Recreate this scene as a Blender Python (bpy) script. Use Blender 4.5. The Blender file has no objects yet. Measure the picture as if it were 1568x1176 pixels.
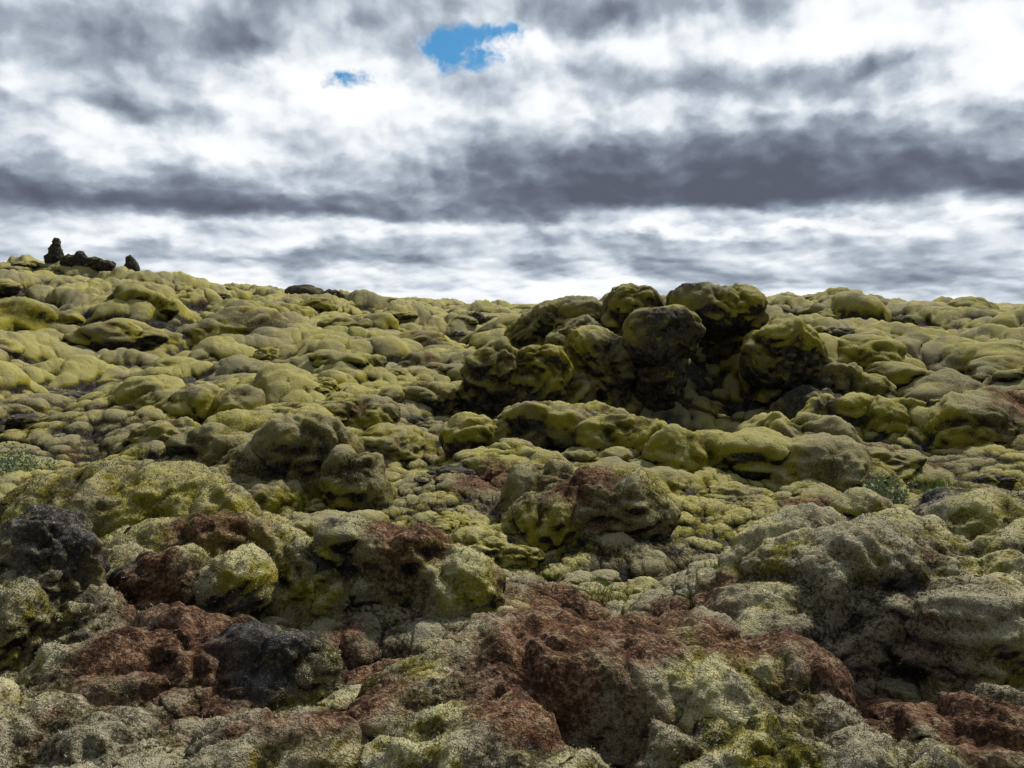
import bpy, numpy as np, math, bmesh
from mathutils import Vector
f32=np.float32
EYE=2.2
# ------------------------------------------------------------------ noise
_r=np.random.RandomState(11)
PERM=_r.permutation(4096).astype(np.int32)
ANG=_r.rand(4096)*2*np.pi
GX=np.cos(ANG).astype(f32); GY=np.sin(ANG).astype(f32)
G3=_r.normal(size=(4096,3)); G3=(G3/np.linalg.norm(G3,axis=1)[:,None]).astype(f32)
RA=_r.rand(4096).astype(f32); RB=_r.rand(4096).astype(f32); RC=_r.rand(4096).astype(f32); RD=_r.rand(4096).astype(f32)
def h2(i,j,s): return PERM[(i+PERM[(j+s*131)&4095])&4095]
def fade(t): return t*t*t*(t*(t*6-15)+10)
def n2(x,y,s=0):
    xi=np.floor(x); yi=np.floor(y); fx=(x-xi).astype(f32); fy=(y-yi).astype(f32)
    i=xi.astype(np.int32); j=yi.astype(np.int32)
    u=fade(fx); v=fade(fy)
    def g(di,dj):
        h=h2(i+di,j+dj,s); return GX[h]*(fx-di)+GY[h]*(fy-dj)
    a=g(0,0); b=g(1,0); c=g(0,1); d=g(1,1)
    return 1.5*((a+(b-a)*u)*(1-v)+(c+(d-c)*u)*v)
def n3(P,f,s=0):
    q=P*f; qi=np.floor(q); fr=(q-qi).astype(f32); I=qi.astype(np.int32); w=fade(fr)
    out=0
    for a in (0,1):
        for b in (0,1):
            for c in (0,1):
                h=PERM[(I[:,0]+a+PERM[(I[:,1]+b+PERM[(I[:,2]+c+s*77)&4095])&4095])&4095]
                g=G3[h]
                d=g[:,0]*(fr[:,0]-a)+g[:,1]*(fr[:,1]-b)+g[:,2]*(fr[:,2]-c)
                wt=(w[:,0] if a else 1-w[:,0])*(w[:,1] if b else 1-w[:,1])*(w[:,2] if c else 1-w[:,2])
                out=out+d*wt
    return out*1.6
def domes(x,y,s,R0=.6,R1=1.0,h0=.35):
    xi=np.floor(x).astype(np.int32); yi=np.floor(y).astype(np.int32)
    best=np.zeros(x.shape,f32)
    for di in (-1,0,1):
        for dj in (-1,0,1):
            h=h2(xi+di,yi+dj,s)
            dx=x-(xi+di+RA[h]); dy=y-(yi+dj+RB[h])
            R=R0+(R1-R0)*RC[h]
            d=(dx*dx+dy*dy)/(R*R)
            v=(h0+(1-h0)*RD[h])*np.sqrt(np.clip(1-d,0,1))
            np.maximum(best,v,out=best)
    return best
def sst(a,b,x):
    t=np.clip((x-a)/(b-a),0,1); return t*t*(3-2*t)
# ------------------------------------------------------------------ land form
RB_A=np.radians([-180,-60,-32,-25,-20,-15,-10,-3,3,8,13,17,22,27,33,60,180])
RB_H=np.array([1.5,4.0,4.9,4.2,3.5,3.0,2.6,2.05,1.9,2.0,2.1,2.6,2.2,2.0,1.8,1.7,1.5])
SWELLS=[ # x,y,rx,ry,h
 (2.6,6.1,1.1,.8,.12),(-3.1,5.0,.9,.9,.12),(-1.9,4.3,1.2,.6,.08),
 (-1.0,6.4,.8,.5,.08),(-3.7,8.2,1.2,.8,.15),(-2.3,9.9,1.2,.7,.18),(.4,12.2,2.2,1.5,.40),
 (1.9,18.6,3.6,2.0,.8),(5.2,12.6,1.6,1.5,.30),(6.9,12.4,1.5,1.3,.3),(.9,8.7,.9,.6,.1),
 (-6,14,3,2.2,.3),(9,21,4,3,.7),(-9,24,4,3,.7),(-2,24,4,3,.6),(14,34,6,5,.9),(-14,38,6,5,.8),
 (-1.5,12,1.2,1.6,-.35),(3.0,14.6,2.0,1.5,-.95),(-.9,5.1,.45,.6,-.12),(2.0,7.4,1.2,.5,-.12),(1.75,4.6,.25,.6,-.25),(-1.0,7.2,1.6,.3,-.2),
 (-2.6,6.6,1.2,.2,-.2),(.6,7.4,1.6,.35,-.15),(-.2,5.4,1.2,.2,-.15)]
def ground(x,y,detail=True):
    x=x.astype(f32); y=y.astype(f32)
    r=np.sqrt(x*x+y*y); th=np.arctan2(x,y)
    Hr=np.interp(th,RB_A,RB_H).astype(f32)
    t=np.clip((r-11)/52,0,1); z=(Hr-.45)*t
    z=z*(1-sst(66,170,r))
    for (cx,cy,rx,ry,h) in SWELLS:
        z=z+h*np.exp(-((x-cx)/rx)**2-((y-cy)/ry)**2)
    wx=x+.6*n2(x*.5,y*.5,1)+.26*n2(x*1.5,y*1.5,2)+.07*n2(x*4.1,y*4.1,51)
    wy=y+.6*n2(x*.5,y*.5,3)+.26*n2(x*1.5,y*1.5,4)+.07*n2(x*4.1,y*4.1,52)
    far=sst(7,22,r); lump=far*(1-.35*sst(28,60,r))
    z=z+(.15+.40*far)*n2(x*.16,y*.16,5)+(.14+.18*far)*n2(x*.8,y*.8,41)
    b0=domes(wx/4.1,wy/4.1,6,.5,.95,.25)
    b1=domes(wx/1.9,wy/1.9,7,.5,.95,.2)
    b2=domes(wx/.78+.6*n2(x*1.4,y*1.4,31),wy/.78+.6*n2(x*1.4,y*1.4,32),8,.5,.95,.2)
    am=np.clip(.7+1.0*n2(x*.33,y*.33,12),.25,1.25)
    # small cushions come in patches, not everywhere
    am2=np.clip(.55+1.3*n2(x*.45,y*.45,61),.08,1.15)
    z=z+(.12+1.0*lump)*(b0-.4)+(.30+.62*lump)*am*(b1-.32)+(.10+.22*far)*am2*(b2-.3)*np.clip(.3+b1,.3,1)-.06*(1-far)
    cav=.36*b0+.55*b1+(.15+.15*far)*am2*b2+.10
    if detail:
        b3=domes(wx/.27+.7*n2(x*5,y*5,33),wy/.27+.7*n2(x*5,y*5,34),9)
        near=1-sst(9,22,r)
        z=z+(.004+.04*far*am2)*(b3-.3)+.07*n2(x*2.3,y*2.3,16)+.05*n2(x*5.1,y*5.1,15)
        z=z+near*(.020*n2(x*11,y*11,13)+.013*n2(x*25,y*25,14)+.008*n2(x*55,y*55,17))
        cav=cav+.04*b3+.32*n2(x*2.3,y*2.3,16)+.26*n2(x*5.1,y*5.1,15)
    return z,cav
BROWN=[(.5,4.7,.75),(.1,4.25,.5),(1.25,4.5,.42),(-1.9,4.7,.65),(-.75,6.2,.36),(-2.5,7.1,.5),(-2.5,5.6,.4),(.7,8.4,.4),(-3.2,4.3,.5),
 (.4,6.3,.6),(2.0,7.3,.6),(1.95,4.4,.55),(.3,12.0,.45),(3.2,8.8,.5),(-.2,9.5,.5),(7.2,12,.6),(-1.0,5.2,.5),(-.9,4.1,.5),(1.0,5.6,.5),(.0,3.9,.3),(-1.2,7.3,.5),(2.3,3.9,.35)]
BARE=[(-3.0,5.5,.48),(-1.35,4.75,.36),(-1.27,6.0,.16),(3.6,17.3,.40),(3.0,14.9,1.1),(3.3,6.5,.22),(-3.2,12.2,.3),(-1.0,8.2,.25),(4.6,12.4,.2),(-1.5,14.4,.3),(5.3,15.5,.3),(-2.6,4.9,.2)]
def patch(P,L):
    o=np.zeros(len(P),f32)
    wob=.45*n3(P,2.3,21)+.3*n3(P,6,22)
    for (cx,cy,r) in L:
        d=np.sqrt((P[:,0]-cx)**2+(P[:,1]-cy)**2)/r
        o=np.maximum(o,1-sst(.45,1.2,d+wob))
    return o
def add_attr(me,name,v):
    a=me.attributes.new(name,'FLOAT','POINT'); a.data.foreach_set('value',np.ascontiguousarray(v,dtype=f32))
TUFT=[]
def mesh_from(name,V,Q,mat,attrs,smooth=True,nap=False):
    me=bpy.data.meshes.new(name)
    me.vertices.add(len(V)); me.vertices.foreach_set('co',np.ascontiguousarray(V,dtype=f32).ravel())
    nl=Q.size; k=Q.shape[1]
    me.loops.add(nl); me.loops.foreach_set('vertex_index',np.ascontiguousarray(Q,dtype=np.int32).ravel())
    me.polygons.add(len(Q)); me.polygons.foreach_set('loop_start',(np.arange(len(Q))*k).astype(np.int32))
    me.update(calc_edges=True)
    me.polygons.foreach_set('use_smooth',np.full(len(Q),smooth,bool))
    for n,v in attrs.items(): add_attr(me,n,v)
    me.materials.append(mat)
    ob=bpy.data.objects.new(name,me); bpy.context.scene.collection.objects.link(ob)
    if nap:
        Nn=np.empty(len(V)*3,f32); me.vertex_normals.foreach_get('vector',Nn); Nn=Nn.reshape(-1,3)
        r=np.hypot(V[:,0],V[:,1]); th=np.abs(np.arctan2(V[:,0],V[:,1]))
        ok=(r>3.2)&(r<9.5)&(th<.68)&(Nn[:,2]>-.1)&(attrs['bare']<.5)
        idx=np.nonzero(ok)[0]; TUFT.append((np.asarray(V)[idx].astype(f32),Nn[idx],attrs['brown'][idx],np.asarray(attrs['cav'])[idx],nap))
    return ob
# ------------------------------------------------------------------ node helper
class NT:
    def __init__(s,t): s.t=t
    def n(s,typ,**k):
        nd=s.t.nodes.new(typ)
        for a,b in k.items(): setattr(nd,a,b)
        return nd
    def put(s,sock,v):
        if v is None: return
        if isinstance(v,bpy.types.NodeSocket): s.t.links.new(v,sock)
        else: sock.default_value=v
    def m(s,op,a,b=None,c=None,clamp=False):
        nd=s.n('ShaderNodeMath',operation=op,use_clamp=clamp)
        s.put(nd.inputs[0],a); s.put(nd.inputs[1],b); s.put(nd.inputs[2],c); return nd.outputs[0]
    def v(s,op,a,b=None,c=None,out=0):
        nd=s.n('ShaderNodeVectorMath',operation=op)
        s.put(nd.inputs[0],a); s.put(nd.inputs[1],b); s.put(nd.inputs[2],c)
        return nd.outputs[out]
    def noise(s,vec,scale,detail=3,rough=.5,dist=0,col=False,dim='3D'):
        nd=s.n('ShaderNodeTexNoise',noise_dimensions=dim); s.put(nd.inputs['Vector'],vec)
        nd.inputs['Scale'].default_value=scale; nd.inputs['Detail'].default_value=detail
        nd.inputs['Roughness'].default_value=rough; nd.inputs['Distortion'].default_value=dist
        return nd.outputs['Color' if col else 'Fac']
    def vor(s,vec,scale,detail=2,rough=.5):
        nd=s.n('ShaderNodeTexVoronoi',voronoi_dimensions='2D',feature='SMOOTH_F1'); nd.normalize=True; s.put(nd.inputs['Vector'],vec)
        nd.inputs['Scale'].default_value=scale; nd.inputs['Detail'].default_value=detail; nd.inputs['Roughness'].default_value=rough
        nd.inputs['Smoothness'].default_value=.35
        return nd.outputs['Distance']
    def ss(s,x,a,b,lo=0.,hi=1.):
        nd=s.n('ShaderNodeMapRange',interpolation_type='SMOOTHSTEP')
        s.put(nd.inputs['Value'],x)
        for k,q in zip(('From Min','From Max','To Min','To Max'),(a,b,lo,hi)): nd.inputs[k].default_value=q
        return nd.outputs['Result']
    def mix(s,f,a,b,mode='MIX'):
        nd=s.n('ShaderNodeMix',data_type='RGBA',blend_type=mode)
        s.put(nd.inputs['Factor'],f)
        s.put(nd.inputs[6],a if isinstance(a,bpy.types.NodeSocket) else (*a,1))
        s.put(nd.inputs[7],b if isinstance(b,bpy.types.NodeSocket) else (*b,1))
        return nd.outputs[2]
def moss_material():
    mt=bpy.data.materials.new('moss_on_lava'); mt.use_nodes=True; t=mt.node_tree; t.nodes.clear(); N=NT(t)
    out=N.n('ShaderNodeOutputMaterial'); bs=N.n('ShaderNodeBsdfPrincipled')
    geo=N.n('ShaderNodeNewGeometry'); P=geo.outputs['Position']
    sp=N.n('ShaderNodeSeparateXYZ'); N.put(sp.inputs[0],geo.outputs['Normal']); nz=sp.outputs['Z']
    def at(nm): return N.n('ShaderNodeAttribute',attribute_name=nm).outputs['Fac']
    cav=at('cav'); brown=at('brown'); bare=at('bare')
    flat=N.v('MULTIPLY',P,(1,1,0)); dist=N.v('LENGTH',flat,out=1)
    nearf=N.ss(dist,4.8,9.0,1.,0.)
    nA=N.noise(P,.7,3,.6); nC=N.noise(P,7,4,.65); nD=N.noise(P,38,2,.7); nE=N.noise(P,120,2,.7)
    nB=N.noise(P,2.4,4,.65)
    k=N.m('ADD',N.m('MULTIPLY',cav,.65),N.m('MULTIPLY',nB,.65))  # moss tone: random variation plus crease shade mixed in through cav
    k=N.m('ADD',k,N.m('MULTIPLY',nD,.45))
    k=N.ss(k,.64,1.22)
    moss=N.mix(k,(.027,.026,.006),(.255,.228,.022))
    moss=N.mix(N.ss(nA,.42,.60),moss,N.mix(k,(.026,.021,.007),(.165,.138,.028)))
    moss=N.mix(N.m('MULTIPLY',N.ss(nC,.52,.68),N.m('MULTIPLY',k,.6)),moss,(.36,.335,.042))
    moss=N.mix(N.ss(N.m('ADD',nC,N.m('MULTIPLY',nA,.5)),.74,.90,0.,.55),moss,(.040,.031,.016))
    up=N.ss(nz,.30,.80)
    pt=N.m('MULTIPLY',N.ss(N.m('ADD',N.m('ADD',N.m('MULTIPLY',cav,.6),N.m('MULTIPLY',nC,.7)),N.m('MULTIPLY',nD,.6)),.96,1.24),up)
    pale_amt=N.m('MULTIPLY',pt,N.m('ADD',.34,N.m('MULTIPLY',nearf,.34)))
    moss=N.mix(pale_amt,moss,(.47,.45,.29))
    gmask=N.m('MULTIPLY',N.ss(N.m('ADD',nA,N.m('MULTIPLY',nC,.25)),.60,.70),N.m('ADD',.26,N.m('MULTIPLY',nearf,.5)))
    gm2=N.m('MULTIPLY',nearf,N.ss(nB,.43,.58)); gmask=N.m('MAXIMUM',gmask,N.m('MULTIPLY',gm2,.74))
    heath=N.mix(N.ss(N.m('ADD',N.m('ADD',nD,N.m('MULTIPLY',nC,.5)),N.m('MULTIPLY',cav,.25)),.72,1.08),(.021,.017,.012),(.22,.20,.15))
    moss=N.mix(gmask,moss,heath)
    bm=N.m('MAXIMUM',brown,N.m('MULTIPLY',N.ss(N.m('SUBTRACT',nB,N.m('MULTIPLY',cav,.12)),.51,.58),.7))
    bm=N.m('MULTIPLY',bm,N.ss(N.m('ADD',nD,N.m('MULTIPLY',nC,.6)),.76,1.06,1.,.35))
    earth=N.mix(N.ss(N.m('ADD',N.m('MULTIPLY',nC,.6),N.m('MULTIPLY',nD,.4)),.38,.62),(.032,.018,.012),(.155,.070,.038))
    col=N.mix(bm,moss,earth)
    rk=N.m('ADD',nz,N.m('MULTIPLY',N.m('SUBTRACT',nB,.5),1.4))
    steep=N.ss(rk,-.28,.06,1.,0.)
    crease_shade=N.ss(N.m('ADD',cav,N.m('MULTIPLY',nC,.3)),.24,.50,.92,0.)  # crease shade painted into the colour, using the dark rock tone
    bare_shadeM=N.m('MAXIMUM',N.m('MAXIMUM',steep,crease_shade),N.m('MULTIPLY',bare,N.ss(nC,.34,.50)))  # real bare rock together with the painted crease shade
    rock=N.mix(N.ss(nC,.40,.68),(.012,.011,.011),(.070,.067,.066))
    rock=N.mix(N.m('MULTIPLY',N.ss(nD,.56,.70),.4),rock,(.22,.22,.19))
    col=N.mix(bare_shadeM,col,rock)
    vo=N.n('ShaderNodeTexVoronoi'); N.put(vo.inputs['Vector'],P); vo.inputs['Scale'].default_value=75
    spk=N.m('MULTIPLY',N.ss(vo.outputs['Distance'],.22,.42,1.,0.),N.ss(N.m('ADD',nC,N.m('MULTIPLY',nB,.4)),.64,.84))
    spk=N.m('MULTIPLY',N.m('MULTIPLY',spk,N.ss(dist,6,13,.5,.05)),up)
    spk=N.m('MULTIPLY',spk,N.m('SUBTRACT',1.,N.m('MULTIPLY',brown,.8)))
    col=N.mix(spk,col,(.52,.50,.42))
    gr=N.ss(nE,.28,.72,.60,1.40)
    gcol=N.n('ShaderNodeCombineColor'); 
    for i in range(3): N.put(gcol.inputs[i],gr)
    col=N.mix(1.,col,gcol.outputs[0],'MULTIPLY')
    N.put(bs.inputs['Base Color'],col); bs.inputs['Roughness'].default_value=.95
    bs.inputs['Specular IOR Level'].default_value=.1
    hgt=N.m('ADD',N.m('MULTIPLY',nD,.022),N.m('MULTIPLY',nE,.010)); hgt=N.m('ADD',hgt,N.m('MULTIPLY',nC,.04))
    bp=N.n('ShaderNodeBump'); bp.inputs['Strength'].default_value=1.; bp.inputs['Distance'].default_value=1.
    N.put(bp.inputs['Height'],hgt); N.put(bs.inputs['Normal'],bp.outputs[0])
    t.links.new(bs.outputs[0],out.inputs[0])
    return mt
MOSS=moss_material()
# ------------------------------------------------------------------ ground sheet
front=np.radians(np.linspace(-40,40,1250)); back=np.radians(np.linspace(40,320,180)[1:-1])
TH=np.concatenate([front,back]); 
rr=[.6]
while rr[-1]<3000:
    r=rr[-1]
    k=.02 if r<2.8 else (.0028 if r<18 else (.0045 if r<72 else .03))
    rr.append(r*(1+k))
R=np.array(rr); nr=len(R); nt=len(TH)
X=(R[:,None]*np.sin(TH)[None,:]).ravel(); Y=(R[:,None]*np.cos(TH)[None,:]).ravel()
Z,CAV=ground(X,Y)
Zg=Z.reshape(nr,nt)
Xg=X.reshape(nr,nt); Yg=Y.reshape(nr,nt)
dzdr=np.gradient(Zg,R,axis=0)
dzdt=(np.roll(Zg,-1,1)-np.roll(Zg,1,1))/((np.roll(TH,-1)-np.roll(TH,1))%(2*np.pi))[None,:]/R[:,None]
gx=dzdr*np.sin(TH)[None,:]+dzdt*np.cos(TH)[None,:]
gy=dzdr*np.cos(TH)[None,:]-dzdt*np.sin(TH)[None,:]
def blur(a,n,st=1):
    for _ in range(n):
        a=(np.roll(a,st,1)+2*a+np.roll(a,-st,1))/4
        b=a.copy(); b[st:-st]=(a[:-2*st]+2*a[st:-st]+a[2*st:])/4; a=b
    return a
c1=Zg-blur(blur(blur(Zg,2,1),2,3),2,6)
CAV=CAV+(.50*np.clip(c1/(.0035*R[:,None]+.02),-1.3,.7)).ravel()  # dips lower cav, so crease shade goes into the ground colour
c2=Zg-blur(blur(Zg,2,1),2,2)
CAV=CAV+(.22*np.clip(c2/(.0012*R[:,None]+.006),-1,.6)).ravel()  # same painted crease shade at a finer scale
gx=blur(gx,7); gy=blur(gy,7)
g=np.sqrt(gx*gx+gy*gy)+1e-6; amt=(.075+.10*sst(9,26,R))[:,None]*np.clip(g,0,1.6)/g
Xg=Xg-gx*amt; Yg=Yg-gy*amt
V=np.stack([Xg.ravel(),Yg.ravel(),Zg.ravel()],1)
i=np.arange(nr-1)[:,None]; j=np.arange(nt)[None,:]; j2=(j+1)%nt
Q=np.stack([np.broadcast_to(i*nt+j,(nr-1,nt)),np.broadcast_to((i+1)*nt+j,(nr-1,nt)),np.broadcast_to((i+1)*nt+j2,(nr-1,nt)),np.broadcast_to(i*nt+j2,(nr-1,nt))],-1).reshape(-1,4)
Q=Q[:,::-1]
c=len(V); V=np.vstack([V,[[0,0,float(Zg[0].mean())]]]); CAV=np.append(CAV,.5)
jj=np.arange(0,nt-1,2)
cap=np.stack([np.full(len(jj),c),(jj+2)%nt,jj+1,jj],1)
Q=np.vstack([Q,cap])
print('grid',nr,nt,nr*nt)
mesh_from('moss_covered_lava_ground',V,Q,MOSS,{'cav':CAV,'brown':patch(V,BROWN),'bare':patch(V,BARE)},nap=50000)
# ------------------------------------------------------------------ lava mounds
def remeshed(ells,vox,it=6):
    bm=bmesh.new()
    for e in ells:
        cx,cy,cz,rx,ry,rz=e[:6]; rot=e[6] if len(e)>6 else 0
        r=bmesh.ops.create_icosphere(bm,subdivisions=4,radius=1)
        ca,sa=math.cos(rot),math.sin(rot)
        for v in r['verts']:
            p=Vector([math.copysign(abs(q)**.85,q) for q in v.co])
            x=p.x*rx; y=p.y*ry
            v.co=Vector((cx+x*ca-y*sa,cy+x*sa+y*ca,cz+p.z*rz))
    me=bpy.data.meshes.new('tmp'); bm.to_mesh(me); bm.free()
    ob=bpy.data.objects.new('tmp',me); bpy.context.scene.collection.objects.link(ob)
    m=ob.modifiers.new('r','REMESH'); m.mode='VOXEL'; m.voxel_size=vox
    s=ob.modifiers.new('s','SMOOTH'); s.iterations=it; s.factor=.5
    dg=bpy.context.evaluated_depsgraph_get(); me2=bpy.data.meshes.new_from_object(ob.evaluated_get(dg))
    n=len(me2.vertices); V=np.empty(n*3,f32); me2.vertices.foreach_get('co',V); V=V.reshape(-1,3)
    Nn=np.empty(n*3,f32); me2.vertex_normals.foreach_get('vector',Nn); Nn=Nn.reshape(-1,3)
    lt=np.empty(len(me2.polygons),np.int32); me2.polygons.foreach_get('loop_total',lt)
    li=np.empty(len(me2.loops),np.int32); me2.loops.foreach_get('vertex_index',li)
    ls=np.empty(len(me2.polygons),np.int32); me2.polygons.foreach_get('loop_start',ls)
    q=ls[lt==4]; Fq=np.stack([li[q],li[q+1],li[q+2],li[q+3]],1)
    bpy.data.objects.remove(ob); bpy.data.meshes.remove(me); bpy.data.meshes.remove(me2)
    return V,Nn,Fq
def cushion(V,Nn,s=1.,seed=0,rough=1.,fine=True):
    P=V/s+seed*3.17
    W=P+.30*np.stack([n3(P,1.5,1),n3(P,1.5,2),n3(P,1.5,3)],1)
    b1=np.abs(n3(W,1.25,4)); b2=np.abs(n3(W,3.1,5)); b3=n3(W,7.5,6)
    d=(.32*b1+.12*b2+.045*b3-.07)*rough
    D=d*s
    if fine: D=D+.015*n3(V,11,7)+.011*n3(V,24,8)+.008*n3(V,50,9)
    cav=.36+.95*b1+.75*b2+.45*b3
    return V+Nn*D[:,None],cav
def mound(name,ells,vox,s=.8,seed=0,rough=1.,bare=None,it=6,hollow=None):
    V,Nn,Fq=remeshed(ells,vox,it); V,cav=cushion(V,Nn,s,seed,rough)
    b=patch(V,BARE) if bare is None else np.full(len(V),bare)
    if hollow:
        for (x0,w,z0,z1) in hollow:
            b=np.maximum(b,(1-sst(z0,z1,V[:,2]+.5*n3(V,1.7,60)))*np.exp(-((V[:,0]-x0)/w)**4))
    near=ells[0][1]<9
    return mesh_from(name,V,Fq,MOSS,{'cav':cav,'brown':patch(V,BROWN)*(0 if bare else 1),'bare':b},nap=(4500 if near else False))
mound('lava_outcrop',[
 (-.35,15.5,.9,.52,.5,.55),(.55,15.6,.9,.50,.5,.55),(.1,15.9,.4,1.1,.7,.8),(1.1,15.9,.3,.5,.5,.6),
 (1.62,16.3,1.0,.70,.6,.70),(1.6,16.4,.5,.7,.6,.8),
 (2.85,15.9,1.62,.62,.55,.50),(2.75,16.4,.9,.42,.5,1.0),(2.95,15.9,.9,.30,.35,.5),
 (2.50,17.8,1.95,.60,.5,.60),(4.15,17.4,2.05,1.0,.6,.46),(3.3,18.9,1.2,1.5,.7,1.0),(4.7,18.2,1.0,.65,.6,1.1),
 (1.35,19.0,1.7,.85,.5,.55),(.5,19.2,1.3,.6,.5,.6),(1.6,18.2,1.0,.9,.7,.8),
 (5.25,16.5,1.15,.74,.6,.66),(5.3,16.8,.6,.55,.6,.6),(6.1,16.3,.6,.5,.5,.45),(6.8,16.2,.4,.5,.5,.4),
 (3.3,18.4,.4,.7,.6,.9),(5.5,15.6,.25,.6,.5,.42)],.033,1.15,1,.8,it=10,hollow=[(3.5,1.3,1.25,1.65),(.1,.8,.4,.8),(5.6,.8,.5,.9)])
mound('mossy_lava_mound',[(2.5,5.75,.05,1.05,.75,.62,.2),(2.78,5.0,-.05,.42,.42,.55,.3),(1.9,5.35,-.15,.55,.5,.5),(2.75,6.35,.3,.26,.22,.40),(3.7,6.3,.15,.75,.6,.60),(3.35,5.5,.1,.5,.6,.55),(3.3,4.7,-.1,.5,.4,.4)],.017,1.1,2,.7)
mound('mossy_lava_mound',[(.5,4.6,-.05,1.0,.55,.46),(1.3,4.35,-.1,.55,.45,.46),(-.35,4.35,-.12,.55,.45,.42)],.014,.9,3,.8)
mound('mossy_lava_mound',[(-.15,3.75,-.2,.55,.40,.48),(.25,3.5,-.3,.4,.4,.45)],.013,.8,33,.8)
mound('mossy_lava_mound',[(1.1,3.85,-.2,.50,.35,.46),(1.6,3.8,-.25,.3,.3,.42)],.013,.8,34,.9)
mound('mossy_lava_mound',[(2.5,4.05,-.15,.55,.4,.38),(2.2,3.7,-.2,.5,.3,.36)],.014,.8,35,.9)
mound('mossy_lava_mound',[(-1.85,4.8,-.08,.64,.38,.42),(-2.3,4.5,-.1,.5,.4,.38)],.015,.8,4,.8)
mound('mossy_lava_mound',[(-2.3,3.95,-.15,.75,.4,.38),(-1.2,3.85,-.2,.5,.35,.36)],.014,.8,36,.9)
mound('basalt_slab',[(-1.28,4.7,.05,.28,.18,.28,.3),(-1.45,4.55,-.1,.28,.2,.28)],.013,.6,5,.5)
mound('lava_boulder',[(-3.1,5.5,.2,.36,.35,.66),(-3.3,5.2,.0,.5,.4,.55),(-2.75,5.3,-.05,.28,.3,.38)],.015,.5,6,.9)
mound('mossy_lava_mound',[(-.85,6.2,.05,.60,.36,.50),(-1.52,6.15,.02,.28,.28,.46),(-1.27,6.0,.1,.11,.2,.44),(-.4,6.1,-.05,.27,.3,.40)],.015,.9,7,.85)
mound('mossy_lava_mound',[(-2.4,5.9,.0,.45,.35,.44),(-1.95,5.75,-.0,.22,.22,.42),(-2.95,6.2,-.1,.5,.3,.4)],.015,.8,8,.85)
mound('mossy_lava_mound',[(-2.5,7.1,-.05,.75,.4,.45),(-3.3,7.2,-.1,.4,.4,.33)],.018,.9,9,.8)
mound('mossy_lava_mound',[(-3.8,8.1,.05,1.2,.75,.56),(-3.0,7.9,-.05,.6,.5,.45)],.022,1.1,10,.7)
mound('mossy_lava_mound',[(-2.3,9.6,.32,.58,.45,.58),(-3.0,9.4,.1,.42,.4,.44),(-1.75,9.2,.1,.40,.33,.48),(-2.6,9.0,-.05,.5,.4,.33),(-3.2,9.9,.2,.4,.4,.4)],.022,1.,11,.7)
mound('mossy_lava_mound',[(.95,8.5,.05,.66,.45,.46),(.35,8.3,-.05,.4,.35,.38),(.4,8.9,.1,.35,.3,.35)],.02,.9,12,.8)
mound('mossy_lava_mound',[(6.5,11.9,.2,.75,.6,.6),(7.5,12.2,.3,.7,.6,.6),(8.3,12.5,.3,.7,.6,.5)],.03,1.1,13,.7)
mound('mossy_lava_mound',[(-5.0,13.4,.35,.6,.5,.5),(-4.3,13.3,.35,.4,.4,.47),(-5.9,13.9,.4,.5,.5,.45)],.03,1.,14,.7)
mound('mossy_lava_mound',[(1.5,11.3,.25,.6,.45,.48),(2.3,10.9,.05,.65,.45,.5),(.5,11.8,.35,.65,.45,.42),(-.4,11.6,.15,.5,.4,.45),(1.1,12.3,.4,.6,.4,.33)],.028,1.1,15,.8)
mound('mossy_lava_mound',[(4.9,12.6,.40,.55,.4,.42),(4.0,11.8,.1,.8,.6,.48),(5.6,12.4,.25,.6,.5,.5)],.03,1.1,16,.8)
def gz(x,y): return float(ground(np.array([x]),np.array([y]),False)[0][0])
for nm,x,y,el in [
 ('lava_pinnacle',-28.6,54,[(0,0,.3,.42,.4,.8),(.1,0,.95,.22,.22,.5),(-.3,0,.1,.4,.3,.4)]),
 ('lava_pinnacle',-24.3,55,[(0,0,.4,.48,.4,.8),(-.1,0,1.0,.24,.22,.5),(.4,0,.0,.35,.3,.4)]),
 ('lava_rock_ridge',-26.8,54.5,[(-1.2,0,.3,.5,.4,.5),(-.5,0,.45,.35,.4,.6),(.3,0,.2,.7,.4,.45),(1.1,0,.1,.5,.4,.35)]),
 ('lava_rock_ridge',-9.6,46,[(0,0,.1,.5,.4,.45),(.45,0,.0,.4,.3,.3)]),
 ('lava_rock_ridge',-18.5,52,[(0,0,.1,.7,.4,.35),(.6,0,.0,.4,.3,.25)]),
 ('lava_rock_ridge',-1.5,36,[(0,0,.1,.45,.4,.5),(.7,0,.0,.5,.4,.4),(1.5,.2,.0,.5,.4,.35)]),
 ('lava_rock_ridge',15.2,46,[(0,0,.1,.5,.4,.4),(.8,0,.2,.6,.4,.3),(1.8,0,.0,.4,.4,.3)])]:
    ts=np.linspace(.90,1.12,40); zz=ground(x*ts,y*ts,False)[0]; sc_=(zz-EYE)/ts; kq=int(np.argmax(sc_)); tq=ts[kq]
    x2,y2=x*tq,y*tq; z=float(zz[kq])-.05
    mound(nm,[(x2+a,y2+b,z+c_,d,e_,f_) for a,b,c_,d,e_,f_ in el],.05,.5,int(x)+40,.9,1.)
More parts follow.
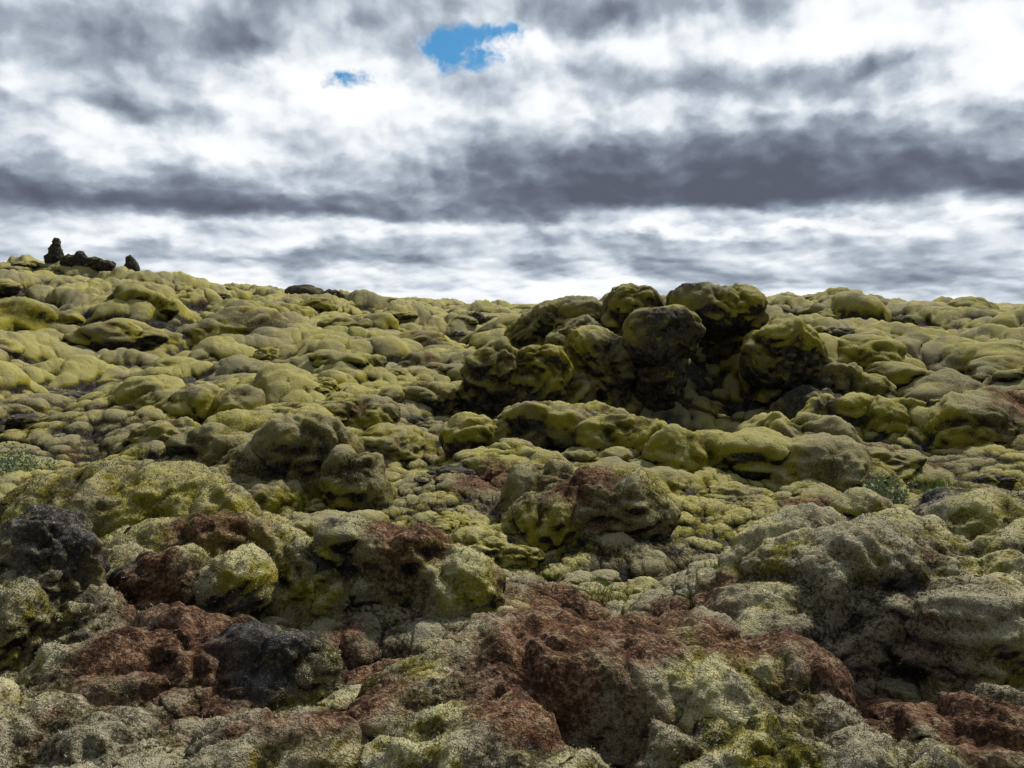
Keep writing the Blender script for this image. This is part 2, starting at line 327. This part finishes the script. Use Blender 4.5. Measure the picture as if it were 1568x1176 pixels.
# scattered mounds
rg=np.random.RandomState(5)
def variants(n,vox,fine):
    L=[]
    for q in range(n):
        e=[(0,0,0,rg.uniform(.75,1.05),rg.uniform(.6,.9),rg.uniform(.55,.85))]
        for _ in range(rg.randint(1,4)):
            a=rg.uniform(0,6.28); d=rg.uniform(.5,.95)
            e.append((d*math.cos(a),d*math.sin(a),rg.uniform(-.25,.2),rg.uniform(.35,.6),rg.uniform(.35,.6),rg.uniform(.35,.65)))
        V,Nn,Fq=remeshed(e,vox); V,c=cushion(V,Nn,1.5,q+20,.9,False); 
        if fine: V=V+Nn*(.03*n3(V,9,3)+.02*n3(V,20,4))[:,None]
        L.append((V,c,Fq))
    return L
HI=variants(6,.04,True); LO=variants(8,.08,False)
VV=[];CC=[];QQ=[];BB=[];off=0
for q in range(400):
    r=math.exp(rg.uniform(math.log(7.0),math.log(70))); th=math.radians(rg.uniform(-40,40))
    x=r*math.sin(th); y=r*math.cos(th)
    if -1<x<6.5 and 13<y<19.5: continue
    if (x-4.1)**2+(y-8.9)**2<1.2 or (x+6.35)**2+(y-10.6)**2<2.5: continue
    s=rg.uniform(.18,.60)*(1+r/32)*(1.0 if rg.rand()<.75 else 1.6)
    if r<10: s*=.5
    rocky=rg.rand()<.25
    if rocky: s*=.5
    Vb,cb,Fb=(HI if r<16 else LO)[rg.randint(0,6)]
    a=rg.uniform(0,6.28); ca,sa=math.cos(a),math.sin(a)
    zg=gz(x,y); sz=s*rg.uniform(.5,.8)
    P=np.stack([x+s*(Vb[:,0]*ca-Vb[:,1]*sa),y+s*(Vb[:,0]*sa+Vb[:,1]*ca),zg-.18*s+sz*Vb[:,2]],1)
    VV.append(P);CC.append(cb);QQ.append(Fb+off);BB.append(np.full(len(P),.9 if rocky else 0.));off+=len(P)
V=np.vstack(VV);C=np.concatenate(CC);Qm=np.vstack(QQ)
mesh_from('mossy_lava_hummocks',V,Qm,MOSS,{'cav':C,'brown':patch(V,BROWN),'bare':np.maximum(patch(V,BARE),np.concatenate(BB))})
# ------------------------------------------------------------------ plants
def leafmat(nm,a,b,rnd=False):
    mt=bpy.data.materials.new(nm); mt.use_nodes=True; N=NT(mt.node_tree); bs=mt.node_tree.nodes['Principled BSDF']
    if rnd: fac=N.n('ShaderNodeAttribute',attribute_name='tone').outputs['Fac']
    else: fac=N.ss(N.noise(N.n('ShaderNodeNewGeometry').outputs['Position'],40,2),.35,.65)
    N.put(bs.inputs['Base Color'],N.mix(fac,a,b)); bs.inputs['Roughness'].default_value=.8; bs.inputs['Specular IOR Level'].default_value=.1
    return mt
LG=leafmat('willow_leaf',(.12,.16,.08),(.36,.42,.28)); GG=leafmat('grass_blade',(.07,.14,.015),(.24,.34,.05))
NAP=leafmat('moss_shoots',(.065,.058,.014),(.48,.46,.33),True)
g=np.random.RandomState(9); PV=[];PN=[];TT=[]
for (p,n,br,cv,cnt) in TUFT:
    if len(p)==0: continue
    k=g.randint(0,len(p),cnt); k=k[g.rand(cnt)>br[k]*.93]; k=k[g.rand(len(k))<np.clip(cv[k]*1.2-.1,.05,1)]
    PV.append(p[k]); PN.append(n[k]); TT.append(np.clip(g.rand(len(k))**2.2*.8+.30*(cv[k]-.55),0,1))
P=np.vstack(PV); Nn=np.vstack(PN); T0=np.concatenate(TT)
m=len(P); rep=3
P=np.repeat(P,rep,0)+g.normal(0,.006,(m*rep,3)); Nn=np.repeat(Nn,rep,0); T0=np.repeat(T0,rep)
d=Nn+g.normal(0,.45,Nn.shape); d/=np.linalg.norm(d,axis=1)[:,None]
s=np.cross(d,g.normal(size=d.shape)); s/=np.linalg.norm(s,axis=1)[:,None]
dist=np.hypot(P[:,0],P[:,1])
L=(g.uniform(.008,.020,len(P)))[:,None]; W=(.0014+.0002*dist)[:,None]
b=P-Nn*.004
V=np.stack([b-s*W,b+s*W,b+d*L+s*W*.5,b+d*L-s*W*.5],1).reshape(-1,3)
Qm=np.arange(len(V)).reshape(-1,4)
mesh_from('moss_shoots',V,Qm,NAP,{'tone':np.repeat(T0,4)},False)
def plant(name,x,y,w,h,n,ll,mat,blade=False,seed=1,lift=0.):
    g=np.random.RandomState(seed); V=[];Q=[]
    def quad(p,d,side,L,W):
        b=len(V); V.extend([p,p+d*L*.5+side*W,p+d*L,p+d*L*.5-side*W]); Q.append((b,b+1,b+2,b+3))
    for k in range(n):
        a=g.uniform(0,6.28); rr_=w*math.sqrt(g.rand())
        px,py=x+rr_*math.cos(a),y+rr_*math.sin(a); z0=float(ground(np.array([px]),np.array([py]))[0][0])
        if blade:
            d=np.array([g.normal(0,.35),g.normal(0,.35),1.]); d/=np.linalg.norm(d); s=np.cross(d,[math.cos(a),math.sin(a),0.1]); s/=np.linalg.norm(s)
            quad(np.array([px,py,z0-.01]),d,s,h*g.uniform(.4,1),ll)
        else:
            hh=h*g.uniform(.3,1)*(1-.5*(rr_/w)**2); base=np.array([px,py,z0-.02]); top=base+np.array([g.normal(0,.2)*hh,g.normal(0,.2)*hh,hh])
            quad(base,(top-base)/np.linalg.norm(top-base),np.array([1.,0,0]),np.linalg.norm(top-base),.0025)
            for m_ in range(9):
                t=g.uniform(.25,1.05); p=base+(top-base)*t; d=g.normal(size=3); d[2]=abs(d[2])*.6+.2; d/=np.linalg.norm(d)
                s=np.cross(d,g.normal(size=3)); s/=np.linalg.norm(s); quad(p,d,s,ll*g.uniform(.6,1.2),ll*.28)
    mesh_from(name,np.array(V),np.array(Q),mat,{},False)
plant('woolly_willow_shrub',4.15,9.3,.22,.40,80,.05,LG,seed=2)
plant('woolly_willow_shrub',-6.2,10.3,.6,.42,170,.05,LG,seed=3)
plant('grass_tuft',4.75,9.2,.28,.28,240,.004,GG,True,4)
plant('grass_tuft',1.45,6.0,.25,.10,260,.003,GG,True,5)
plant('grass_tuft',.75,6.9,.25,.14,160,.003,GG,True,6)
plant('grass_tuft',-.2,5.5,.15,.09,80,.003,GG,True,7)
# ------------------------------------------------------------------ world
def build_world():
    w=bpy.data.worlds.new('World'); bpy.context.scene.world=w; w.use_nodes=True; t=w.node_tree; t.nodes.clear(); N=NT(t)
    try: w.cycles.sampling_method='MANUAL'; w.cycles.sample_map_resolution=256
    except Exception as ex: print(ex)
    out=N.n('ShaderNodeOutputWorld')
    sky=N.n('ShaderNodeTexSky',sky_type='NISHITA'); sky.sun_disc=False
    sky.sun_elevation=math.radians(SUN_EL); sky.sun_rotation=math.radians(SUN_AZ)
    b1=N.n('ShaderNodeBackground'); N.put(b1.inputs[0],N.mix(1.,sky.outputs[0],(.30,.75,1.02),'MULTIPLY')); b1.inputs[1].default_value=.09
    D=N.n('ShaderNodeTexCoord').outputs['Generated']
    s=N.n('ShaderNodeSeparateXYZ'); N.put(s.inputs[0],D); x,y,z=s.outputs
    az=N.m('ARCTAN2',x,y)
    hyp=N.m('SQRT',N.m('ADD',N.m('MULTIPLY',x,x),N.m('MULTIPLY',y,y)))
    e=N.m('DIVIDE',z,N.m('MAXIMUM',hyp,.02)); e=N.m('MAXIMUM',e,-.02); e=N.m('MINIMUM',e,6.)
    Yc=N.m('MULTIPLY',N.m('LOGARITHM',N.m('ADD',e,.11),2.71828),2.5)
    cp=N.n('ShaderNodeCombineXYZ'); N.put(cp.inputs[0],N.m('MULTIPLY',az,5.8)); N.put(cp.inputs[1],Yc); p=cp.outputs[0]
    ca=N.n('ShaderNodeCombineXYZ'); N.put(ca.inputs[0],az); N.put(ca.inputs[1],e); ae=ca.outputs[0]
    wn0=N.v('SUBTRACT',N.noise(p,1.8,5,.60,0,True),(.5,.5,.5))
    pw=N.v('ADD',p,N.v('MULTIPLY',wn0,(.26,.26,0)))
    wn=N.v('MULTIPLY',wn0,(.20,.070,0.))
    aew=N.v('ADD',ae,wn)
    sw=N.n('ShaderNodeSeparateXYZ'); N.put(sw.inputs[0],aew); aw,ew=sw.outputs[0],sw.outputs[1]
    def fld(L,src):
        acc=None
        for (tx,tz,ra,re,amp) in L:
            a0=math.atan(tx); e0=tz/math.sqrt(1+tx*tx)
            q=N.v('MULTIPLY_ADD',src,(1/ra,1/re,0),(-a0/ra,-e0/re,0))
            d=N.v('DOT_PRODUCT',q,q,out=1)
            g=N.m('POWER',.36788,d)
            acc=N.m('MULTIPLY_ADD',g,amp,acc if acc is not None else 0.)
        return acc
    feats=[(-.50,.31,.22,.035,.45),(-.52,.225,.12,.018,.30),(.02,.335,.30,.018,.30),(.40,.345,.3,.014,.10),(.17,.240,.10,.020,.30),
     (.5,.030,.25,.018,.15),(-.1,.050,.3,.007,.20),(-.60,.165,.10,.03,.25),(.38,.262,.05,.010,.30),
     (.60,.27,.13,.07,-.80),(-.20,.230,.20,.035,-.55),(.05,.295,.14,.02,-.45),(-.38,.180,.22,.016,-.40),(.35,.225,.16,.010,-.35),(.33,.29,.14,.02,-.45),
     (-.40,.078,.22,.010,-.38),(.25,.086,.45,.008,-.45),(-.1,.010,.7,.016,-.42)]
    F=fld(feats,aew)
    eb=N.m('ADD',e,N.m('MULTIPLY',N.m('SUBTRACT',ew,e),.40))
    bankR=N.m('MULTIPLY',N.m('MULTIPLY',N.ss(eb,.098,.118),N.ss(ew,.125,.225,1.,0.)),N.ss(aw,-.18,.16))
    bankL=N.m('MULTIPLY',N.m('MULTIPLY',N.ss(eb,.086,.105),N.ss(ew,.090,.150,1.,0.)),N.ss(aw,-.06,.10,1.,0.))
    F=N.m('ADD',F,N.m('ADD',N.m('MULTIPLY',bankR,1.20),N.m('MULTIPLY',bankL,.80)))
    off=(.045,.085,0); po=N.v('ADD',pw,off)
    a0=N.noise(pw,1.3,8,.56,0,dim='2D'); a1=N.noise(po,1.3,7,.56,0,dim='2D')
    v0=N.m('SUBTRACT',.5,N.vor(pw,1.9,2,.55)); v1=N.m('SUBTRACT',.5,N.vor(po,1.9,2,.55))
    T=N.m('ADD',F,N.m('MULTIPLY',N.m('SUBTRACT',a0,.5),1.9))
    T=N.m('ADD',T,N.m('MULTIPLY',N.m('SUBTRACT',v0,.15),.30))
    lit=N.m('ADD',N.m('MULTIPLY',N.m('SUBTRACT',a0,a1),1.8),N.m('MULTIPLY',N.m('SUBTRACT',v0,v1),1.5))
    K=N.m('SUBTRACT',N.m('SUBTRACT',T,lit),.06)
    r=N.n('ShaderNodeValToRGB'); N_=r.color_ramp; N_.interpolation='B_SPLINE'
    kk=N.n('ShaderNodeMapRange'); N.put(kk.inputs['Value'],K); kk.inputs['From Min'].default_value=-1; kk.inputs['From Max'].default_value=1.1
    N.put(r.inputs[0],kk.outputs['Result'])
    N_.elements[0].position=0; N_.elements[0].color=(1.15,1.16,1.18,1)
    N_.elements[1].position=1; N_.elements[1].color=(.095,.104,.140,1)
    for ps,c in ((.28,(.94,.97,1.0)),(.41,(.66,.72,.79)),(.55,(.38,.44,.52)),(.74,(.175,.203,.270))):
        el=N_.elements.new(ps); el.color=(*c,1)
    b2=N.n('ShaderNodeBackground'); N.put(b2.inputs[0],r.outputs[0])
    N.put(b2.inputs[1],N.ss(y,-.5,.75,.45,1.0))  # unseen sky behind the camera dimmed so light comes from the front
    holes=fld([(-.065,.285,.082,.031,1.05),(-.18,.250,.040,.014,.85),(.0,.31,.05,.012,.45)],N.v('ADD',ae,N.v('MULTIPLY',wn,(.8,.8,0))))
    hn=N.m('MULTIPLY',holes,N.m('ADD',.2,N.m('MULTIPLY',N.noise(pw,4,4,.65,dim='2D'),1.4)))
    gap=N.ss(hn,.40,.84,1.,0.)
    mx=N.n('ShaderNodeMixShader'); N.put(mx.inputs[0],gap); t.links.new(b1.outputs[0],mx.inputs[1]); t.links.new(b2.outputs[0],mx.inputs[2])
    t.links.new(mx.outputs[0],out.inputs[0])
SUN_EL=46; SUN_AZ=36
build_world()
sd=bpy.data.lights.new('sun','SUN'); sd.energy=5.0; sd.angle=math.radians(3); sd.color=(1,.93,.80)
so=bpy.data.objects.new('sun',sd); bpy.context.scene.collection.objects.link(so)
el,az=math.radians(SUN_EL),math.radians(SUN_AZ)
dv=Vector((math.sin(az)*math.cos(el),math.cos(az)*math.cos(el),math.sin(el)))
so.rotation_euler=dv.to_track_quat('Z','Y').to_euler()
# ------------------------------------------------------------------ camera
cd=bpy.data.cameras.new('camera'); cd.sensor_width=36; cd.lens=30; cd.clip_end=10000; cd.clip_start=.05
co=bpy.data.objects.new('camera',cd); bpy.context.scene.collection.objects.link(co)
co.location=(0,0,EYE); co.rotation_euler=(math.radians(90-5.4),0,0)
sc=bpy.context.scene; sc.camera=co
sc.view_settings.view_transform='Standard'; sc.view_settings.look='None'; sc.view_settings.exposure=0
